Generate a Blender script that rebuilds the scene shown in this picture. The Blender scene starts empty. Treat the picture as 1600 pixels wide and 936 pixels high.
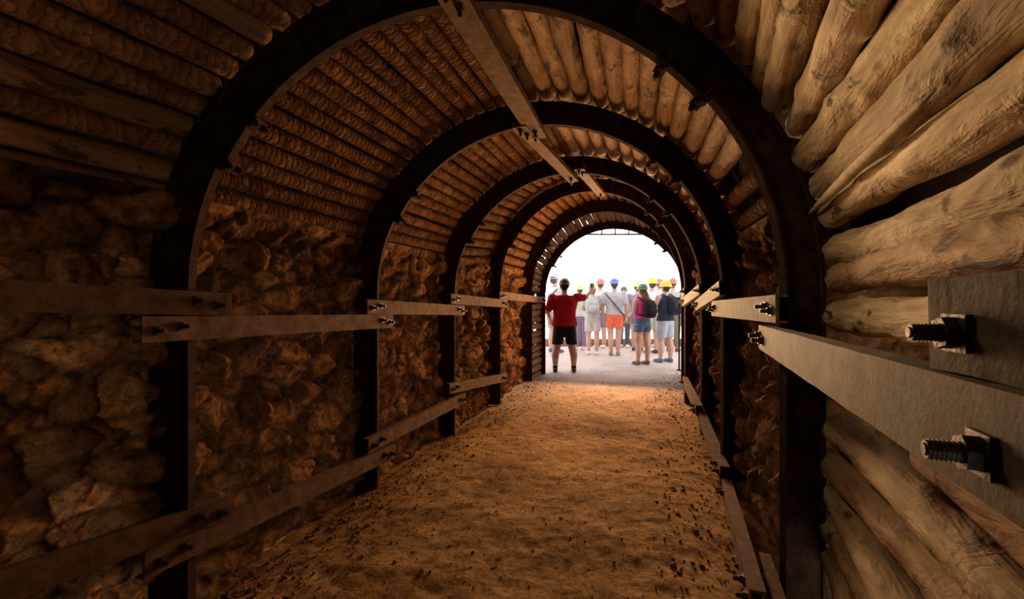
import bpy, bmesh, math, random
from mathutils import Vector, Matrix, noise
random.seed(11)
R_ = math.radians
SC = bpy.context.scene
COL = SC.collection
U = 1.2/458.0            # one survey unit in metres
F = 711.0                # units of depth per step d
CAMH = 1.26              # eye height above the floor

def P(X, d, z):          # survey coordinates -> metres (z measured from eye height)
    return Vector((X*U, d*F*U, CAMH + z*U))

# ------------------------------------------------------------------ helpers
class MB:
    def __init__(self):
        self.v = []; self.f = []; self.attr = []
    def add(self, verts, faces):
        b = len(self.v)
        self.v += [tuple(v) for v in verts]
        self.f += [tuple(b+i for i in f) for f in faces]
    def box(self, c, ax, ay, az):        # half-extent vectors
        c = Vector(c); ax = Vector(ax); ay = Vector(ay); az = Vector(az)
        vs = [c+sx*ax+sy*ay+sz*az for sz in (-1,1) for sy in (-1,1) for sx in (-1,1)]
        fs = [(0,2,3,1),(4,5,7,6),(0,1,5,4),(2,6,7,3),(0,4,6,2),(1,3,7,5)]
        if ax.cross(ay).dot(az) < 0: fs = [tuple(reversed(f)) for f in fs]
        self.add(vs, fs)
    def ring_loft(self, rings, cap=True, close=False):
        n = len(rings[0]); vs = [p for r in rings for p in r]; fs = []
        m = len(rings)
        for i in range(m if close else m-1):
            a = i*n; b = ((i+1) % m)*n
            for k in range(n):
                k2 = (k+1) % n
                fs.append((a+k, a+k2, b+k2, b+k))
        if cap and not close:
            fs.append(tuple(reversed(range(n)))); fs.append(tuple((m-1)*n+k for k in range(n)))
        self.add(vs, fs)
    def cone(self, p0, p1, r0, r1, seg=12, up=None):
        p0 = Vector(p0); p1 = Vector(p1); d = (p1-p0)
        if d.length < 1e-6: return
        d.normalize()
        s = d.orthogonal().normalized() if up is None else Vector(up).cross(d).normalized()
        t = d.cross(s)
        mk = lambda p, r: [p + r*(math.cos(2*math.pi*k/seg)*s + math.sin(2*math.pi*k/seg)*t) for k in range(seg)]
        self.ring_loft([mk(p0, r0), mk(p1, r1)])
    def ball(self, c, rx, ry=None, rz=None, nu=14, nv=9):
        ry = rx if ry is None else ry; rz = rx if rz is None else rz
        c = Vector(c); rings = []
        for j in range(nv):
            a = -math.pi/2 + math.pi*(j+0.5)/nv
            rings.append([c+Vector((rx*math.cos(a)*math.cos(2*math.pi*k/nu), ry*math.cos(a)*math.sin(2*math.pi*k/nu), rz*math.sin(a))) for k in range(nu)])
        self.ring_loft(rings)
    def limb(self, pts, radii, seg=12):
        for i, (p, r) in enumerate(zip(pts, radii)):
            self.ball(p, r, nu=seg, nv=8)
            if i: self.cone(pts[i-1], p, radii[i-1], r, seg)
    def ellipses(self, rows, seg=22):      # rows (z, cx, cy, rx, ry)
        self.ring_loft([[Vector((cx+rx*math.cos(2*math.pi*k/seg), cy+ry*math.sin(2*math.pi*k/seg), z)) for k in range(seg)] for z, cx, cy, rx, ry in rows])
    def tube(self, pts, r, seg=8, close=False):
        pts = [Vector(p) for p in pts]; n = len(pts); rings = []
        up = Vector((0.13, 0.07, 1)).normalized()
        for i, p in enumerate(pts):
            a = pts[(i-1) % n] if (close or i > 0) else p
            b = pts[(i+1) % n] if (close or i < n-1) else p
            d = (b-a).normalized()
            s = d.cross(up)
            if s.length < 1e-3: s = d.orthogonal()
            s.normalize(); t = d.cross(s)
            rr = r[i] if isinstance(r, (list, tuple)) else r
            rings.append([p+rr*(math.cos(2*math.pi*k/seg)*s+math.sin(2*math.pi*k/seg)*t) for k in range(seg)])
        self.ring_loft(rings, close=close)
    def mesh(self, name, origin=(0,0,0), smooth=False):
        o = Vector(origin)
        me = bpy.data.meshes.new(name)
        me.from_pydata([tuple(Vector(v)-o) for v in self.v], [], self.f)
        me.update()
        if smooth: me.polygons.foreach_set('use_smooth', [True]*len(me.polygons))
        return me

def fixn(me):
    bm = bmesh.new(); bm.from_mesh(me)
    bmesh.ops.recalc_face_normals(bm, faces=bm.faces)
    bm.to_mesh(me); bm.free(); return me

def obj(name, me, m=None, parent=None, loc=(0,0,0)):
    o = bpy.data.objects.new(name, me); COL.objects.link(o)
    if m is not None and len(me.materials) == 0: me.materials.append(m)
    o.location = loc
    if parent: o.parent = parent
    return o

def tag(o, label, cat, group=None):
    o['label'] = label; o['category'] = cat
    if group: o['group'] = group
    return o

def empty(name, loc, label, cat, group=None, rz=0):
    o = bpy.data.objects.new(name, None); COL.objects.link(o)
    o.location = loc; o.rotation_euler = (0,0,rz); o.empty_display_size = .1
    return tag(o, label, cat, group)

def struct(name, me, m):
    o = obj(name, me, m); o['kind'] = 'structure'; return o

# ------------------------------------------------------------------ materials
def mat(name, rough=.8, metal=0.0, spec=.3):
    m = bpy.data.materials.new(name); m.use_nodes = True
    nt = m.node_tree; b = nt.nodes['Principled BSDF']
    b.inputs['Roughness'].default_value = rough; b.inputs['Metallic'].default_value = metal
    b.inputs['Specular IOR Level'].default_value = spec
    return m, nt, b
def N(nt, typ, **kw):
    n = nt.nodes.new(typ)
    for k, v in kw.items():
        if k in n.inputs: n.inputs[k].default_value = v
        else: setattr(n, k, v)
    return n
def ramp(nt, fac, stops):
    r = nt.nodes.new('ShaderNodeValToRGB'); e = r.color_ramp.elements
    while len(e) < len(stops): e.new(.5)
    for s, (p, c) in zip(e, stops): s.position = p; s.color = (*c, 1)
    nt.links.new(fac, r.inputs['Fac']); return r.outputs['Color']
def mapped(nt, scale=(1,1,1), rnd=False, coord='Object'):
    tc = nt.nodes.new('ShaderNodeTexCoord'); out = tc.outputs[coord]
    if rnd:
        oi = nt.nodes.new('ShaderNodeObjectInfo')
        vm = N(nt, 'ShaderNodeVectorMath', operation='MULTIPLY_ADD')
        nt.links.new(oi.outputs['Random'], vm.inputs[0]); vm.inputs[1].default_value = (37, 91, 53)
        nt.links.new(out, vm.inputs[2]); out = vm.outputs[0]
    mp = N(nt, 'ShaderNodeMapping'); mp.inputs['Scale'].default_value = scale
    nt.links.new(out, mp.inputs['Vector']); return mp.outputs['Vector']
def noisetex(nt, vec, scale, detail=4, rough=.6, dist=0):
    n = N(nt, 'ShaderNodeTexNoise'); n.inputs['Scale'].default_value = scale
    n.inputs['Detail'].default_value = detail; n.inputs['Roughness'].default_value = rough; n.inputs['Distortion'].default_value = dist
    nt.links.new(vec, n.inputs['Vector']); return n.outputs['Fac']
def mixc(nt, fac, a, b, mode='MIX'):
    n = nt.nodes.new('ShaderNodeMix'); n.data_type = 'RGBA'; n.blend_type = mode
    for s, v in ((0, fac), (6, a), (7, b)):
        if hasattr(v, 'links'): nt.links.new(v, n.inputs[s])
        elif isinstance(v, (int, float)): n.inputs[s].default_value = v
        else: n.inputs[s].default_value = (*v, 1)
    return n.outputs[2]
def mathn(nt, op, a, b=0.0, clamp=False):
    n = nt.nodes.new('ShaderNodeMath'); n.operation = op; n.use_clamp = clamp
    for i, v in enumerate((a, b)):
        if hasattr(v, 'links'): nt.links.new(v, n.inputs[i])
        else: n.inputs[i].default_value = v
    return n.outputs[0]
def bump(nt, bsdf, h, strength, dist, prev=None):
    b = nt.nodes.new('ShaderNodeBump'); b.inputs['Strength'].default_value = strength; b.inputs['Distance'].default_value = dist
    nt.links.new(h, b.inputs['Height'])
    if prev is not None: nt.links.new(prev, b.inputs['Normal'])
    nt.links.new(b.outputs['Normal'], bsdf.inputs['Normal']); return b.outputs['Normal']

M = {}
def mk_ridged(dist=4.8, con=.95, bs=1.0):
    m, nt, b = mat('ridged_bark', .85, 0, .15)
    v = mapped(nt, (1,1,1), True)
    w = N(nt, 'ShaderNodeTexWave', wave_type='BANDS', bands_direction='Y', wave_profile='SAW')
    w.inputs['Scale'].default_value = 8.5; w.inputs['Distortion'].default_value = dist; w.inputs['Detail'].default_value = 2.5; w.inputs['Detail Scale'].default_value = 1.6
    nt.links.new(v, w.inputs['Vector'])
    n1 = noisetex(nt, v, 9, 5); n2 = noisetex(nt, v, 70, 3)
    base = ramp(nt, n1, [(.25, (.10,.045,.018)), (.5, (.27,.135,.055)), (.75, (.44,.25,.11))])
    oi = nt.nodes.new('ShaderNodeObjectInfo')
    tint = ramp(nt, oi.outputs['Random'], [(0, (.72,.62,.55)), (.5, (1,.95,.88)), (1, (1.15,1.0,.85))])
    c = mixc(nt, 1.0, base, tint, 'MULTIPLY')
    dk = ramp(nt, w.outputs['Fac'], [(0, (.10,.07,.05)), (.35, (.8,.78,.75)), (.8, (1.35,1.3,1.2))])
    c = mixc(nt, con, c, dk, 'MULTIPLY')
    nt.links.new(c, b.inputs['Base Color'])
    p = bump(nt, b, w.outputs['Fac'], bs, .022)
    bump(nt, b, n2, .8, .012, p)
    return m
def mk_peeled(name, cols, flake):
    m, nt, b = mat(name, .78, 0, .2)
    v = mapped(nt, (1,.14,1), True); v2 = mapped(nt, (1,.45,1), True)
    n1 = noisetex(nt, v, 22, 5, .6, .6); n2 = noisetex(nt, v2, 9, 5, .65, .8); n3 = noisetex(nt, v, 120, 3)
    base = ramp(nt, n1, [(.25, cols[0]), (.5, cols[1]), (.78, cols[2])])
    oi = nt.nodes.new('ShaderNodeObjectInfo')
    tint = ramp(nt, oi.outputs['Random'], [(0, (.78,.72,.66)), (.5, (1,.97,.92)), (1, (1.12,1.05,.98))])
    c = mixc(nt, 1.0, base, tint, 'MULTIPLY')
    fl = ramp(nt, n2, [(flake, (0,0,0)), (flake+.05, (1,1,1))])
    c = mixc(nt, fl, c, (.075,.04,.02))
    vo = N(nt, 'ShaderNodeTexVoronoi'); vo.inputs['Scale'].default_value = 8; nt.links.new(v2, vo.inputs['Vector'])
    kn = ramp(nt, vo.outputs['Distance'], [(.06, (.18,.12,.08)), (.13, (1,1,1))])
    c = mixc(nt, .85, c, kn, 'MULTIPLY')
    at = N(nt, 'ShaderNodeAttribute', attribute_name='shade')
    c = mixc(nt, 1.0, c, at.outputs['Color'], 'MULTIPLY')
    nt.links.new(c, b.inputs['Base Color'])
    p = bump(nt, b, n2, .9, .02); p = bump(nt, b, n1, .8, .016, p); bump(nt, b, n3, .5, .005, p)
    return m
def mk_rock():
    m, nt, b = mat('rubble_rock', .9, 0, .15)
    v = mapped(nt)
    n1 = noisetex(nt, v, 3.2, 5, .65); n2 = noisetex(nt, v, 21, 10, .76, .15); n3 = noisetex(nt, v, 75, 6, .7)
    rn = N(nt, 'ShaderNodeTexNoise', noise_type='RIDGED_MULTIFRACTAL'); rn.inputs['Scale'].default_value = 9; rn.inputs['Detail'].default_value = 8
    rn.inputs['Roughness'].default_value = .62; nt.links.new(v, rn.inputs['Vector'])
    at = N(nt, 'ShaderNodeAttribute', attribute_name='shade')
    base = ramp(nt, n1, [(.28, (.17,.07,.022)), (.5, (.38,.17,.055)), (.72, (.52,.28,.11))])
    fine = ramp(nt, n2, [(.36, (.14,.10,.08)), (.53, (1.0,.95,.9)), (.70, (1.9,1.75,1.45))])
    c = mixc(nt, 1.0, base, fine, 'MULTIPLY'); c = mixc(nt, 1.0, c, at.outputs['Color'], 'MULTIPLY')  # crevice darkening and fine contrast put shadow into the rock colour
    nt.links.new(c, b.inputs['Base Color'])
    p = bump(nt, b, rn.outputs['Fac'], .55, .03); p = bump(nt, b, n2, 1.0, .06, p); bump(nt, b, n3, .9, .016, p)
    return m
def mk_soil():
    m, nt, b = mat('trodden_soil', .95, 0, .1)
    v = mapped(nt)
    n1 = noisetex(nt, v, 1.7, 6, .62, .4); n2 = noisetex(nt, v, 38, 6, .7); n3 = noisetex(nt, v, 8, 6, .7, .8); n4 = noisetex(nt, v, 150, 2)
    base = ramp(nt, n1, [(.28, (.24,.125,.045)), (.5, (.44,.245,.09)), (.75, (.58,.36,.15))])
    fine = ramp(nt, n2, [(.3, (.35,.3,.26)), (.52, (1,1,1)), (.8, (1.25,1.2,1.1))])
    mid = ramp(nt, n3, [(.33, (.30,.26,.22)), (.5, (.95,.95,.95)), (.72, (1.25,1.22,1.15))])
    c = mixc(nt, 1.0, base, fine, 'MULTIPLY'); c = mixc(nt, .8, c, mid, 'MULTIPLY')
    # paler, greyer colour towards the entrance end
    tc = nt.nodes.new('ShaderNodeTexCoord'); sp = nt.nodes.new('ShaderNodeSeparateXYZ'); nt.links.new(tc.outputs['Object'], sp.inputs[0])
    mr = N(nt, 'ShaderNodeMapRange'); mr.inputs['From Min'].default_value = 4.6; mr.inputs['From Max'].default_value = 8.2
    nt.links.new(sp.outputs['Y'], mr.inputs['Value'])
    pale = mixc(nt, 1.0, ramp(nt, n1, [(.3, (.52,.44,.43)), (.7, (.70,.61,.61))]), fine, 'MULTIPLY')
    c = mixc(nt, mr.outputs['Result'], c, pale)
    nt.links.new(c, b.inputs['Base Color'])
    p = bump(nt, b, n3, .7, .03); p = bump(nt, b, n2, .8, .014, p); bump(nt, b, n4, .5, .004, p)
    return m
def mk_metal(name, c0, c1, c2, rough, metal, sc=14, spec=.35):
    m, nt, b = mat(name, rough, metal, spec)
    v = mapped(nt, (1,1,1), True)
    n1 = noisetex(nt, v, sc, 6, .7, .3); n2 = noisetex(nt, v, 90, 3)
    c = ramp(nt, n1, [(.3, c0), (.52, c1), (.75, c2)])
    nt.links.new(c, b.inputs['Base Color'])
    bump(nt, b, n2, .35, .003)
    return m
def mk_cloth(name, c, rough=.9, pattern=None, c2=None):
    m, nt, b = mat(name, rough, 0, .15)
    v = mapped(nt)
    n1 = noisetex(nt, v, 9, 3)
    lo = tuple(x*.78 for x in c); hi = tuple(min(1, x*1.12) for x in c)
    col = ramp(nt, n1, [(.3, lo), (.7, hi)])
    if pattern == 'plaid':
        for dr in ('X', 'Z'):
            w = N(nt, 'ShaderNodeTexWave', bands_direction=dr); w.inputs['Scale'].default_value = 7.5; nt.links.new(v, w.inputs['Vector'])
            col = mixc(nt, ramp(nt, w.outputs['Fac'], [(.55, (0,0,0)), (.65, (.75,.75,.75))]), col, c2)
    if pattern == 'stripe':
        w = N(nt, 'ShaderNodeTexWave', bands_direction='Z'); w.inputs['Scale'].default_value = 9; nt.links.new(v, w.inputs['Vector'])
        col = mixc(nt, ramp(nt, w.outputs['Fac'], [(.5, (0,0,0)), (.6, (1,1,1))]), col, c2)
    nt.links.new(col, b.inputs['Base Color'])
    n2 = noisetex(nt, v, 14, 4, .6, .6); bump(nt, b, n2, .5, .02)
    return m
def mk_plain(name, c, rough=.5, spec=.4):
    m, nt, b = mat(name, rough, 0, spec)
    v = mapped(nt); n1 = noisetex(nt, v, 12, 3)
    nt.links.new(ramp(nt, n1, [(.3, tuple(x*.88 for x in c)), (.7, tuple(min(1, x*1.08) for x in c))]), b.inputs['Base Color'])
    return m
M['split'] = mk_metal('split_wood', (.22,.13,.06), (.36,.235,.12), (.5,.35,.2), .85, 0, 26, .15)
M['ridged'] = mk_ridged(); M['flaky'] = mk_ridged(11, .6, .5)
M['peeled'] = mk_peeled('peeled_pine', [(.15,.09,.042), (.36,.24,.125), (.58,.42,.24)], .62)
M['knotty'] = mk_peeled('knotty_pine', [(.15,.075,.03), (.29,.165,.075), (.42,.26,.13)], .58)
M['rock'] = mk_rock()
M['soil'] = mk_soil()
M['steel'] = mk_metal('dark_steel', (.016,.008,.004), (.038,.019,.0085), (.09,.045,.019), .85, .0, 14, .04)
M['beam'] = mk_metal('rusty_beam', (.07,.036,.017), (.14,.078,.04), (.22,.135,.075), .8, 0, 14, .08)
M['beamgrey'] = mk_metal('worn_grey_beam', (.07,.046,.028), (.13,.095,.06), (.21,.165,.115), .75, 0, 14, .12)
M['bolt'] = mk_metal('bolt_steel', (.03,.02,.014), (.07,.048,.03), (.16,.12,.08), .45, .4, 60)
M['earth'] = mk_metal('dark_earth', (.02,.012,.007), (.035,.022,.012), (.06,.035,.02), .95, 0, 5, .1)
M['stone'] = mk_metal('gravel_stone', (.12,.065,.03), (.25,.145,.07), (.40,.26,.14), .9, 0, 20, .15)
M['kerb'] = mk_metal('red_kerb', (.13,.045,.025), (.20,.08,.045), (.27,.12,.07), .9, 0, 8, .1)

# ------------------------------------------------------------------ tunnel survey
# d, left inner, right inner, springing z, crown z above springing
ARCH = [(.26, -727, 189, 10, 458), (1.0, -497, 420, 8, 458), (1.72, -357, 561, 14, 460), (2.40, -211, 706, 14, 466),
        (3.05, -52, 820, 48, 472), (3.75, 120, 990, 36, 486), (4.15, 220, 1112, 22, 442)]
def arch_at(d):
    A = ARCH
    if d <= A[0][0]:
        k = d-A[0][0]; return (A[0][1]+312*k, A[0][2]+312*k, A[0][3], A[0][4])
    if d >= A[-1][0]:
        k = d-A[-1][0]; return (A[-1][1]+250*k, A[-1][2]+250*k, A[-1][3], A[-1][4])
    for a, b in zip(A, A[1:]):
        if a[0] <= d <= b[0]:
            t = (d-a[0])/(b[0]-a[0]); return tuple(a[i]+(b[i]-a[i])*t for i in (1,2,3,4))
def shell_pt(d, th, off):                  # th degrees, 0 = right springing, 180 = left
    l, r, cz, rz = arch_at(d)
    cx = (l+r)/2; rx = (r-l)/2
    return ((cx+(rx+off)*math.cos(R_(th))), d, cz+(rz+off)*math.sin(R_(th)))
ground_z = lambda d: -481 if d <= 4.2 else -481+29*min(1, (d-4.2)/1.2)
WEB = 62

# ceiling behind the logs
def build_ceiling():
    mb = MB(); ds = [-.9+(3.76+.9)*i/80 for i in range(81)]; n = 60
    rings = []
    for d in ds:
        off = 122
        rings.append([P(*shell_pt(d, 6+168*k/n, off+8*noise.noise((d*4, k*.35, 3)))) for k in range(n+1)])
    rings.append([P(*shell_pt(3.77, 6+168*k/n, WEB-4)) for k in range(n+1)])   # ring added against the fifth arch to block light leaking behind the logs
    w = n+1
    mb.add([p for r in rings for p in r], [(a*w+k, a*w+k+1, (a+1)*w+k+1, (a+1)*w+k) for a in range(len(rings)-1) for k in range(n)])
    struct('ceiling', mb.mesh('ceiling', smooth=True), M['earth'])
build_ceiling()

def build_wall(side):
    mb = MB(); sh = []
    lo_d, hi_d = (-.9, 4.13) if side < 0 else (-.9, 3.76)
    nd, nz = 700, 130
    z0, z1 = -560, 168
    vs = []
    for i in range(nd+1):
        d = lo_d+(hi_d-lo_d)*(i/nd)
        l, r, cz, rz = arch_at(d)
        rx = (r-l)/2; cx = (l+r)/2
        for j in range(nz+1):
            z = z0+(z1-z0)*j/nz
            xin = rx
            if z > cz: xin = rx*math.sqrt(max(0, 1-((z-cz)/rz)**2))
            base = 55 + (8 if z > 60 else 0)
            if d > 3.77: base = 66
            if side > 0 and d < .97: base = 225
            elif side > 0 and d < 1.03: base = 225+(55-225)*(d-.97)/.06
            X = cx+side*(xin+base)
            p = P(X, d, z)
            q = Vector((p.x*4.4, p.y*4.6, p.z*7.0)) + .45*Vector((noise.noise(p*4), noise.noise(p*4+Vector((9,1,4))), noise.noise(p*4+Vector((3,7,2)))))
            dist, pts = noise.voronoi(q)
            e = min(1.0, max(0, (dist[1]-dist[0])*2.6))
            h = hash((round(pts[0].x, 3), round(pts[0].y, 3), round(pts[0].z, 3))) % 997/997.0
            fr = noise.fractal(p*9, 1.0, 2.0, 4)
            fr2 = noise.fractal(p*2.1+Vector((5,5,5)), 1.0, 2.0, 2)
            h2 = (h*7.31) % 1; h3 = (h*13.77) % 1
            c0 = p-pts[0].__class__((pts[0].x/4.4, pts[0].y/4.6, pts[0].z/7.0))
            tilt = max(-.04, min(.04, c0.y*(h2-.5)*1.3+c0.z*(h3-.35)*1.3))
            fr3 = noise.fractal(p*24, .8, 2.1, 4)
            rg = abs(noise.noise(p*7+Vector((2,8,1))))
            disp = (min(1, e*1.5)**.55)*.054*(.25+1.1*h) + tilt*min(1, e*1.5) + .018*fr + .020*fr3 - .03*(.3-rg)*.8 + .03*fr2 - .03
            if z > 140: disp = disp*max(0, (168-z)/28)
            p.x -= side*disp
            vs.append(p)
            s = .10+.90*min(1, e*1.9); t = .45+1.0*h  # crevice shadow put into the colour, plus random tone per stone
            sh.append((s*t, s*t*(.93+.1*h), s*t*(.85+.2*h)))
    w = nz+1
    mb.add(vs, [(i*w+j, (i+1)*w+j, (i+1)*w+j+1, i*w+j+1) for i in range(nd) for j in range(nz)])
    me = mb.mesh('wall', smooth=True)
    ca = me.color_attributes.new('shade', 'FLOAT_COLOR', 'POINT')
    for i, c in enumerate(sh): ca.data[i].color = (*c, 1)
    struct('wall_left' if side < 0 else 'wall_right', me, M['rock'])
build_wall(-1); build_wall(1)

def build_light_block():
    mb = MB(); d = -.9; n = 40
    pts = [P(arch_at(d)[0]-130, d, -560)]+[P(*shell_pt(d, 180-180*k/n, 130)) for k in range(n+1)]+[P(arch_at(d)[1]+160, d, -560)]
    mb.add(pts, [tuple(range(len(pts)))])
    struct('wall_light_block', mb.mesh('wall_light_block'), M['earth'])  # unseen end wall added behind the camera to keep the tunnel dark
build_light_block()

def floor_h(d, t):      # t 0..1 across
    e = min(t, 1-t)
    dip = -34*math.exp(-(e/.11)**2)*max(0, min(1, (3.6-d)/.8))
    return ground_z(d)+dip
def build_floor():
    mb = MB(); nd, nx = 520, 150; vs = []
    for i in range(nd+1):
        d = -.9+(4.18+.9)*i/nd
        l, r, cz, rz = arch_at(d)
        for k in range(nx+1):
            t = k/nx; X = l-70+(r-l+140)*t
            p = P(X, d, floor_h(d, t))
            f = noise.fractal(p*3.0, 1.0, 2.0, 4)*.013 + noise.fractal(p*14, 1.0, 2.0, 3)*.007
            p.z += f*min(1, max(0.35, (4.4-d)))
            vs.append(p)
    w = nx+1
    mb.add(vs, [(i*w+k, i*w+k+1, (i+1)*w+k+1, (i+1)*w+k) for i in range(nd) for k in range(nx)])
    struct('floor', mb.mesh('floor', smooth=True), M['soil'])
    mb = MB(); vs = []; nd, nx = 90, 160
    for i in range(nd+1):
        d = 4.175+(6.25-4.175)*i/nd
        for k in range(nx+1):
            p = P(-1000+4200*k/nx, d, ground_z(d))
            p.z += noise.fractal(p*3, 1.0, 2.0, 4)*.006 if i else -.002
            vs.append(p)
    w = nx+1
    mb.add(vs, [(i*w+k, i*w+k+1, (i+1)*w+k+1, (i+1)*w+k) for i in range(nd) for k in range(nx)])
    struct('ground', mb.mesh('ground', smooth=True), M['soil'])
build_floor()

def build_kerb():
    mb = MB()
    for i in range(14):
        x0 = -1000+300*i
        c = P(x0+150, 6.2, -452+34); mb.box(c, (148*U,0,0), (0,.09,0), (0,0,(38+random.uniform(-1.5,1.5))*U))
    c = P(1100, 6.2, -452-10); mb.box(c, (2100*U,0,0), (0,.085,0), (0,0,42*U))
    struct('trim_1', mb.mesh('kerb'), M['kerb'])
build_kerb()

# ------------------------------------------------------------------ loose gravel
def build_gravel():
    mb = MB(); rnd = random.Random(5)
    phi = (1+5**.5)/2
    ico = [Vector(v).normalized() for v in [(-1,phi,0),(1,phi,0),(-1,-phi,0),(1,-phi,0),(0,-1,phi),(0,1,phi),(0,-1,-phi),(0,1,-phi),(phi,0,-1),(phi,0,1),(-phi,0,-1),(-phi,0,1)]]
    fs = [(0,11,5),(0,5,1),(0,1,7),(0,7,10),(0,10,11),(1,5,9),(5,11,4),(11,10,2),(10,7,6),(7,1,8),(3,9,4),(3,4,2),(3,2,6),(3,6,8),(3,8,9),(4,9,5),(2,4,11),(6,2,10),(8,6,7),(9,8,1)]
    for i in range(3000):
        d = .75+rnd.random()**1.5*3.2
        u = rnd.random()
        if u < .42: t = .05+.2*rnd.random()**1.6
        elif u < .68: t = .95-.2*rnd.random()**1.6
        else: t = rnd.uniform(.08, .92)
        l, r, cz, rz = arch_at(d)
        p = P(l-70+(r-l+140)*t, d, floor_h(d, t))
        s = rnd.uniform(.003, .008)*(1+1.6*rnd.random()**5)
        if .22 < t < .78: s *= .7
        p.z += .003 + noise.fractal(p*3.0, 1.0, 2.0, 4)*.013
        q = Matrix.Rotation(rnd.random()*6, 3, 'Z') @ Matrix.Rotation(rnd.random()*6, 3, 'X')
        mb.add([p+q@Vector((v.x*s*rnd.uniform(.8,1.4), v.y*s*rnd.uniform(.7,1.3), v.z*s*.75)) for v in ico], fs)
    o = obj('gravel', mb.mesh('gravel'), M['stone']); o['kind'] = 'stuff'
    tag(o, 'loose dark stone chips strewn over the earth floor beside both walls', 'gravel')
build_gravel()

# ------------------------------------------------------------------ steel arches
def sweep(path, d, off):
    """path: list of (X, z, nx, nz) in survey units, normal pointing outward"""
    dep, hw, fl, wb = WEB*U, .023, .012, .007
    prof = [(0,-hw),(fl,-hw),(fl,-wb),(dep-fl,-wb),(dep-fl,-hw),(dep,-hw),(dep,hw),(dep-fl,hw),(dep-fl,wb),(fl,wb),(fl,hw),(0,hw)]
    rings = []
    for X, z, nx, nz in path:
        c = P(X, d, z)+Vector((0,(-.004 if off < 0 else 0),0)); n = Vector((nx, 0, nz))
        rings.append([c+n*(a+off*U)+Vector((0,b,0)) for a, b in prof])
    mb = MB(); mb.ring_loft(rings); return mb
ORD = ['zeroth', 'nearest', 'second', 'third', 'fourth', 'fifth']
ARCHLAB = [None,
  'nearest dark steel arch, the biggest, framing the whole view',
  'second dark steel arch from the camera, bolted beam ends at its legs',
  'third dark steel arch from the camera, middle of the tunnel',
  'fourth dark steel arch from the camera, two before the red shirted man',
  'fifth dark steel arch from the camera, just before the entrance arch',
  'innermost steel arch rimming the bright entrance, last before daylight']
for i, (d, l, r, cz, rz) in enumerate(ARCH):
    if i == 0: continue
    cx = (l+r)/2; rx = (r-l)/2
    root = empty('steel_arch', P(cx, d, -481), ARCHLAB[i], 'arch', 'steel arches of the tunnel')
    org = P(cx, d, -481)
    el = lambda th: (cx+rx*math.cos(R_(th)), cz+rz*math.sin(R_(th)), math.cos(R_(th)), math.sin(R_(th)))
    zb = -535 if i < 4 else -500
    LT, LB, RT, RB = 38, 25, 54, 41
    left = [(l, zb, -1, 0), (l, (zb+cz)/2, -1, 0)] + [el(180-LT*k/14) for k in range(15)]
    right = [(r, zb, 1, 0), (r, (zb+cz)/2, 1, 0)] + [el(RT*k/18) for k in range(19)]
    crown = [el(180-LB-(180-LB-RB)*k/46) for k in range(47)]
    for nm, pa, off in (('leg', left, 3), ('leg', right, 3), ('crown', crown, -7)):
        obj(nm, fixn(sweep(pa, d, off).mesh(nm, org)), M['steel'], root)
    for th in (180-LT+1.5, 180-LB-1.5, RT-1.5, RB+1.5):
        X, z, nx, nz = el(th); c = P(X, d, z); n = Vector((nx,0,nz)); t = Vector((-nz,0,nx))
        mb = MB()
        mb.box(c+n*(-13*U), t*.024, Vector((0,.042,0)), n*.007)
        for sy in (-1, 1):
            mb.cone(c+n*(-24*U)+Vector((0,.033*sy,0)), c+n*(8*U)+Vector((0,.033*sy,0)), .007, .007, 8)
        cl = obj('clamp', fixn(mb.mesh('clamp', org)), M['steel'], root)
        for sy in (-1, 1):
            nb = MB(); nb.cone(c+n*(-21*U)+Vector((0,.033*sy,0)), c+n*(-16*U)+Vector((0,.033*sy,0)), .014, .014, 6)
            obj('nut', fixn(nb.mesh('nut', org)), M['steel'], cl)

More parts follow.
